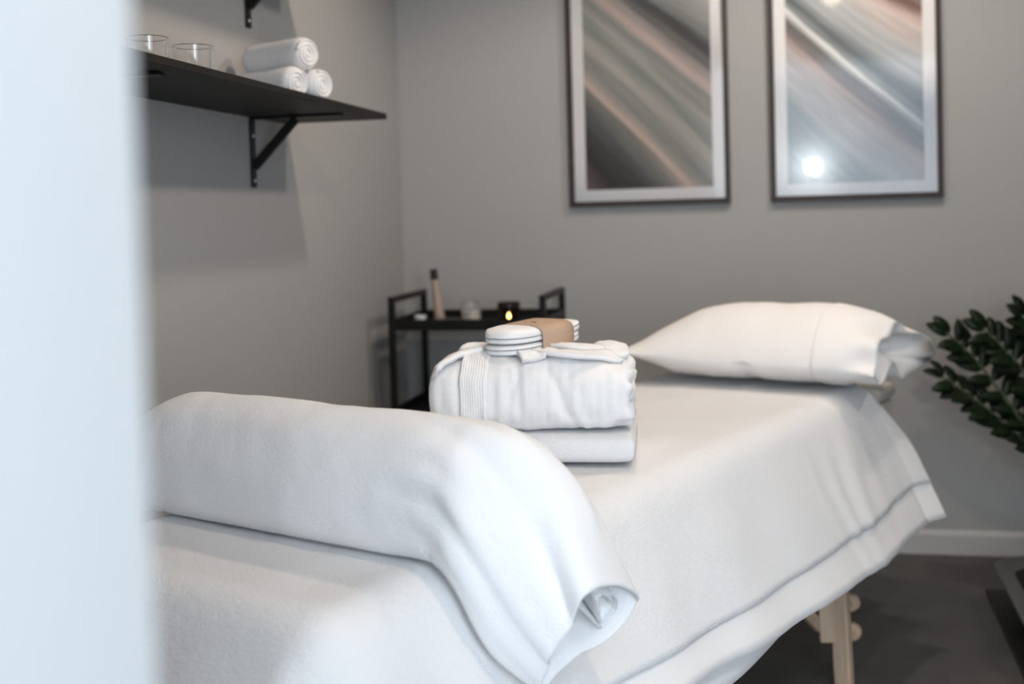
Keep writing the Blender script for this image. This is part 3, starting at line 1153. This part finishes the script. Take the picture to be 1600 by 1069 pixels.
def tumbler(label, x, y):
    r, h = 0.0375, 0.056
    prof = [(0.0, 0.0), (r * 0.86, 0.0), (r * 0.95, 0.004), (r, h), (r - 0.0012, h + 0.001), (r - 0.0026, h), (r * 0.95 - 0.0024, 0.009), (r * 0.85, 0.007), (0.0, 0.007)]
    o = lathe('glass_tumbler', prof, M['glass'], None, 40, (x, y, ZS))
    return tag(o, label, 'glass', 'glass tumblers on the lower shelf')


tumbler('clear glass tumbler on the shelf, nearest the door frame', -1.035, 1.862)
tumbler('clear glass tumbler on the shelf, nearest the rolled towels', -1.010, 1.982)


def rolled_towel(label, end, ax, L, r, seed):
    ax = Vector(ax).normalized()
    sx = Vector((-ax.y, ax.x, 0))
    upz = Vector((0, 0, 1))
    end = Vector(end)
    n = 40
    lps = []
    for i in range(24):
        s = i / 23
        e = (1 - max(0, 1 - s / 0.10) ** 2.2) ** 0.5 if s < 0.1 else ((1 - max(0, (s - 0.9) / 0.1) ** 2.2 * 0.55) if s > 0.9 else 1)
        rr = r * (0.80 + 0.20 * e) if s < 0.1 else r * (0.72 + 0.28 * e)
        lp = []
        for k in range(n):
            a = 2 * pi * k / n
            q = rr * (1 + 0.035 * nz(cos(a) * 2, sin(a) * 2 + seed, s * 3))
            z = sin(a) * q
            lp.append(end + ax * (L * (s - 1)) + sx * (cos(a) * q) + upz * z)
        lps.append(lp)
    o = loft('rolled_towel', lps, M['terry'])
    tag(o, label, 'towel', 'rolled hand towels on the lower shelf')
    # the rolled edge: a spiral of doubled cloth on the visible end
    th, loops2 = 0.0036, []
    turns = 3.0
    N2 = 90
    for i in range(N2):
        t = i / (N2 - 1)
        a = 2 * pi * turns * t + seed
        rad_ = r * (0.10 + 0.74 * t)
        p = end + (sx * cos(a) + upz * sin(a)) * rad_
        rd = sx * cos(a) + upz * sin(a)
        loops2.append([p + rd * (th * cos(b)) + ax * (-0.005 + 0.0085 * max(0, sin(b)) + 0.0) for b in (0, pi / 4, pi / 2, 3 * pi / 4, pi, 3 * pi / 2)])
    loft('rolled_edge', loops2, M['terry'], o)
    return o


AXT = (0.90, -0.43, 0)
rr_ = 0.0370
rolled_towel('rolled white towel at the bottom of the pile, nearer the tumblers', (-0.992, 2.437, ZS + rr_ + 0.001), AXT, 0.18, rr_, 1)
rolled_towel('rolled white towel at the bottom of the pile, nearer the room corner', (-0.959, 2.505, ZS + rr_ + 0.001), AXT, 0.18, rr_, 2)
rolled_towel('rolled white towel lying on top of the two others', (-0.980, 2.476, ZS + rr_ * 2.80 + 0.003), AXT, 0.19, rr_ * 1.03, 3)

# ------------------------------------------------------------------ framed prints
FW, FH, FT, MB = 0.533, 0.754, 0.0165, 0.039


def picture(label, x0, z0, artm):
    t = thing('framed_print', label, 'picture', (x0, YB, z0), 0, 'framed abstract prints on the back wall')
    bm = bmesh.new()
    d0, d1 = -0.026, -0.001
    for a, b in (((0, 0), (FT, FH)), ((FW - FT, 0), (FW, FH)), ((FT, 0), (FW - FT, FT)), ((FT, FH - FT), (FW - FT, FH))):
        bx(bm, (a[0], d0, a[1]), (b[0], d1, b[1]), 0.0012)
    link_bm('frame', bm, M['frame'], t)
    # mat board with a window cut
    bm = bmesh.new()
    o0, o1 = FT + 0.0005, FT + MB
    for a, b in (((o0, o0), (o1, FH - o0)), ((FW - o1, o0), (FW - o0, FH - o0)), ((o1, o0), (FW - o1, o1)), ((o1, FH - o1), (FW - o1, FH - o0))):
        bx(bm, (a[0], -0.0125, a[1]), (b[0], -0.009, b[1]), 0.0004)
    link_bm('mat', bm, M['matboard'], t)
    hw, hh = FW / 2 - o1, FH / 2 - o1
    pr = link_mesh('print', [(-hw, 0, -hh), (hw, 0, -hh), (hw, 0, hh), (-hw, 0, hh), (-hw, 0.002, -hh), (hw, 0.002, -hh), (hw, 0.002, hh), (-hw, 0.002, hh)],
                   [(0, 1, 2, 3), (7, 6, 5, 4), (0, 4, 5, 1), (1, 5, 6, 2), (2, 6, 7, 3), (3, 7, 4, 0)], artm, t, False)
    pr.location = (FW / 2, -0.0085, FH / 2)
    bm = bmesh.new()
    bx(bm, (FT + 0.0005, -0.018, FT + 0.0005), (FW - FT - 0.0005, -0.0165, FH - FT - 0.0005))
    link_bm('glazing', bm, M['glazing'], t)
    return t


picture('dark walnut framed print of grey and blush bands, nearer the room corner', -0.6035, 1.1463, M['art_a'])
picture('dark walnut framed print of pale grey bands mirroring a lamp', 0.0591, 1.1456, M['art_b'])

# ------------------------------------------------------------------ trolley in the corner
TX0, TX1, TY0, TY1 = -1.112, -0.632, 3.44, 3.80
ps = 0.020
t = thing('serving_trolley', 'black metal serving trolley in the corner under the shelf', 'trolley', (TX0, TY0, 0))
Wt, Dt = TX1 - TX0, TY1 - TY0
for (x, y) in ((0, 0), (Wt, 0), (0, Dt), (Wt, Dt)):
    bm = bmesh.new()
    bx(bm, (x - ps / 2, y - ps / 2, 0.07), (x + ps / 2, y + ps / 2, 0.862), 0.002)
    link_bm('post', bm, M['black'], t)
    bm = bmesh.new()
    cyl(bm, (x - 0.010, y, 0.0285), (x + 0.010, y, 0.0285), 0.028, 0.028, 20)
    bx(bm, (x - 0.014, y - 0.010, 0.03), (x - 0.011, y + 0.010, 0.072))
    bx(bm, (x + 0.011, y - 0.010, 0.03), (x + 0.014, y + 0.010, 0.072))
    link_bm('caster', bm, M['rubber'], t)
for x in (0, Wt):
    bm = bmesh.new()
    bx(bm, (x - ps / 2, -ps / 2, 0.8625), (x + ps / 2, Dt + ps / 2, 0.880), 0.002)
    link_bm('handle', bm, M['black'], t)
for z in (0.775, 0.495, 0.12):
    bm = bmesh.new()
    bx(bm, (-0.009, -0.009, z), (Wt + 0.009, Dt + 0.009, z + 0.008), 0.001)
    for a, b in (((0.011, -0.008), (Wt - 0.011, -0.004)), ((0.011, Dt + 0.004), (Wt - 0.011, Dt + 0.008)), ((-0.008, 0.011), (-0.004, Dt - 0.011)), ((Wt + 0.004, 0.011), (Wt + 0.008, Dt - 0.011))):
        bx(bm, (a[0], a[1], z + 0.008), (b[0], b[1], z + 0.034), 0.001)
    link_bm('tray', bm, M['black'], t)
ZTR = 0.7835

# things on the trolley
t = thing('oil_bottle', 'slim beige bottle with dark cap leaning at the back of the trolley', 'bottle', (-1.018, 3.66, ZTR + 0.0022))
t.rotation_euler = (0, radians(-6), 0)
lathe('body', [(0, 0), (0.017, 0), (0.018, 0.004), (0.016, 0.04), (0.0125, 0.09), (0.0105, 0.135), (0, 0.135)], M['oilbody'], t, 20)
lathe('cap', [(0, 0.1355), (0.0125, 0.1355), (0.0130, 0.140), (0.0120, 0.170), (0, 0.171)], M['rubber'], t, 20)
o = lathe('small_dish', [(0, 0), (0.010, 0), (0.019, 0.020), (0.020, 0.028), (0.018, 0.028), (0.010, 0.005), (0, 0.004)], M['dish'], None, 24, (-1.055, 3.56, ZTR))
tag(o, 'small white dish at the foot of the beige bottle', 'dish')
o = lathe('flat_saucer', [(0, 0), (0.03, 0), (0.042, 0.010), (0.041, 0.012), (0.028, 0.004), (0, 0.004)], M['tub'], None, 28, (-0.975, 3.60, ZTR))
tag(o, 'flat dark saucer between beige bottle and cream candle', 'saucer')


def jar_candle(label, x, y, r, h, wax_h, glass, wick=True, lit=False):
    t = thing('jar_candle', label, 'candle', (x, y, ZTR))
    prof = [(0, 0), (r * 0.96, 0), (r, 0.004), (r, h), (r - 0.0015, h + 0.001), (r - 0.003, h), (r - 0.003, 0.005), (0, 0.0045)]
    lathe('jar', prof, M[glass], t, 32)
    lathe('wax', [(0, 0.0055), (r - 0.0045, 0.0055), (r - 0.0045, wax_h), (r * 0.5, wax_h - 0.001), (0, wax_h - 0.001)], M['wax'], t, 32)
    lathe('wick', [(0.001, wax_h - 0.0015), (0.0011, wax_h + 0.010), (0, wax_h + 0.010)], M['rubber'], t, 8)
    if lit:
        lathe('flame', [(0.0, wax_h + 0.004), (0.004, wax_h + 0.007), (0.0052, wax_h + 0.011), (0.004, wax_h + 0.015), (0.0015, wax_h + 0.020), (0, wax_h + 0.022)], M['flame'], t, 16)
    return t


jar_candle('cream candle in a clear glass jar, unlit', -0.890, 3.575, 0.031, 0.068, 0.040, 'glass')
jar_candle('burning candle in a dark smoked glass', -0.772, 3.60, 0.037, 0.064, 0.010, 'smoked', True, True)
bpy_l = bpy.data.lights.new('candle_light', 'POINT')
bpy_l.energy, bpy_l.color, bpy_l.shadow_soft_size = 0.05, (1.0, 0.6, 0.25), 0.004
lo = bpy.data.objects.new('candle_light', bpy_l)
C.objects.link(lo)
lo.location = (-0.772, 3.60, ZTR + 0.0215)

# ------------------------------------------------------------------ potted plant by the right edge
PLX, PLY = 1.04, 3.665
plant = thing('potted_plant', 'potted plant with glossy dark green feather-like stems at the right edge', 'plant', (PLX, PLY, 0))
lathe('pot', [(0, 0), (0.105, 0), (0.112, 0.006), (0.135, 0.26), (0.139, 0.268), (0.131, 0.270), (0.124, 0.262), (0.118, 0.235), (0, 0.235)], M['pot'], plant, 40)
lathe('soil', [(0.1175, 0.236), (0.09, 0.243), (0, 0.248)], M['soil'], plant, 32)


def leaf_mesh():
    """thick pointed oval leaflet, 1 long along +x"""
    vs, fs = [], []
    prof = [(0.0, 0.02), (0.07, 0.12), (0.20, 0.22), (0.42, 0.27), (0.65, 0.25), (0.84, 0.17), (0.95, 0.08), (1.0, 0.006)]
    for x, w in prof:
        cz = 0.10 * sin(pi * x) - 0.05 * x
        vs += [(x, -w, cz + 0.04 * w / 0.2), (x, 0, cz - 0.012), (x, w, cz + 0.04 * w / 0.2), (x, 0, cz - 0.035)]
    for i in range(len(prof) - 1):
        a, b = i * 4, i * 4 + 4
        for k in range(4):
            fs.append((a + k, b + k, b + (k + 1) % 4, a + (k + 1) % 4))
    me = bpy.data.meshes.new('leaflet')
    me.from_pydata(vs, [], fs)
    me.materials.append(M['leaf'])
    for p in me.polygons:
        p.use_smooth = True
    return me


LEAF = leaf_mesh()


def plant_stem(pts, n_pairs, L0, first=0.28, seed=0, roll=0.0):
    pts = [Vector(p) - Vector((PLX, PLY, 0)) for p in pts]
    st = tube('stem', pts, lambda t: 0.0075 * (1 - 0.62 * t), M['stem'], plant, 10, 30)
    ps_ = spline(pts, 200)
    rr = random.Random(seed)
    for i in range(n_pairs):
        f = first + (0.985 - first) * i / (n_pairs - 1)
        k = int(f * 199)
        p = ps_[k]
        tg = (ps_[min(k + 2, 199)] - ps_[max(k - 2, 0)]).normalized()
        sd = tg.cross(Vector((0.12, -0.85, 0.5))).normalized()      # leaflets lie roughly in one plane facing the room
        nrm = sd.cross(tg)
        rm = Matrix.Rotation(roll, 3, tg)
        sd, nrm = rm @ sd, rm @ nrm
        for s in (-1, 1):
            ang = radians(rr.uniform(38, 58)) if i < n_pairs - 1 else radians(14)
            d = (tg * cos(ang) + sd * (s * sin(ang)) + nrm * rr.uniform(-0.25, 0.25)).normalized()
            y = (nrm + tg * rr.uniform(-0.3, 0.3)).cross(d).normalized()
            z = d.cross(y)
            L = L0 * (0.75 + 0.5 * sin(pi * (0.15 + 0.75 * i / n_pairs))) * rr.uniform(0.85, 1.1)
            lf = bpy.data.objects.new('leaflet', LEAF)
            C.objects.link(lf)
            lf.parent = st
            m3 = Matrix((d * L, y * L * 0.95, z * L)).transposed().to_4x4()
            m3.translation = p + sd * (s * 0.003)
            lf.matrix_local = m3


ZP = 0.22
plant_stem([(PLX - 0.06, PLY - 0.02, ZP), (0.86, 3.52, 0.36), (0.735, 3.47, 0.50), (0.625, 3.475, 0.66), (0.535, 3.47, 0.755)], 12, 0.064, 0.30, 1)
plant_stem([(PLX - 0.07, PLY - 0.06, ZP), (0.86, 3.50, 0.33), (0.745, 3.46, 0.435), (0.63, 3.455, 0.545), (0.515, 3.455, 0.635)], 13, 0.064, 0.32, 2, 0.3)
plant_stem([(PLX - 0.05, PLY, ZP), (0.90, 3.56, 0.40), (0.80, 3.50, 0.55), (0.715, 3.49, 0.68), (0.635, 3.49, 0.765)], 12, 0.066, 0.30, 3, -0.2)
plant_stem([(PLX - 0.03, PLY + 0.02, ZP), (0.93, 3.60, 0.45), (0.83, 3.54, 0.66), (0.745, 3.51, 0.80)], 12, 0.064, 0.30, 4)
plant_stem([(PLX, PLY - 0.03, ZP), (1.04, 3.62, 0.45), (1.02, 3.56, 0.68), (0.98, 3.48, 0.86)], 12, 0.064, 0.30, 5)
plant_stem([(PLX + 0.04, PLY, ZP), (1.12, 3.62, 0.42), (1.22, 3.56, 0.60), (1.33, 3.50, 0.72)], 12, 0.064, 0.30, 6)

# ------------------------------------------------------------------ grey tub on its black mat, lower right
bm = bmesh.new()
MATA = radians(-3.0)
mm = Matrix.Translation((0.634, 3.50, 0)) @ Matrix.Rotation(MATA, 4, 'Z')
bx(bm, (0, -0.95, 0.0005), (0.62, 0, 0.010), 0.003, mm)
o = link_bm('floor_mat', bm, M['rubber'])
tag(o, 'flat black rubber mat on the floor under the grey tub', 'mat')


def rrect(cx, cy, hx, hy, r, z, n=12, a0=0.0):
    pts = []
    for qx, qy, s in ((1, 1, 0), (-1, 1, pi / 2), (-1, -1, pi), (1, -1, 3 * pi / 2)):
        for k in range(n):
            a = s + (pi / 2) * k / (n - 1)
            x, y = qx * (hx - r) + r * cos(a), qy * (hy - r) + r * sin(a)
            pts.append(Vector((cx + x * cos(a0) - y * sin(a0), cy + x * sin(a0) + y * cos(a0), z)))
    return pts


TCX, TCY = 0.876, 3.035
tb_ = thing('foot_bath', 'grey plastic foot bath with black inside, cut by the right edge', 'foot bath', (TCX, TCY, 0.0105))
shell = [rrect(0, 0, hx, hy, r, z, 12, MATA) for hx, hy, r, z in ((0.20, 0.24, 0.07, 0.0), (0.215, 0.255, 0.08, 0.012), (0.245, 0.29, 0.09, 0.085), (0.268, 0.315, 0.10, 0.128), (0.272, 0.319, 0.10, 0.134), (0.266, 0.313, 0.10, 0.139), (0.225, 0.272, 0.085, 0.122))]
loft('shell', shell, M['tub'], tb_, True, False)
well = [rrect(0, 0, hx, hy, r, z, 12, MATA) for hx, hy, r, z in ((0.2245, 0.2715, 0.085, 0.1225), (0.216, 0.262, 0.08, 0.116), (0.19, 0.235, 0.07, 0.03), (0.15, 0.19, 0.06, 0.020))]
loft('well', well, M['rubber'], tb_, False, True)
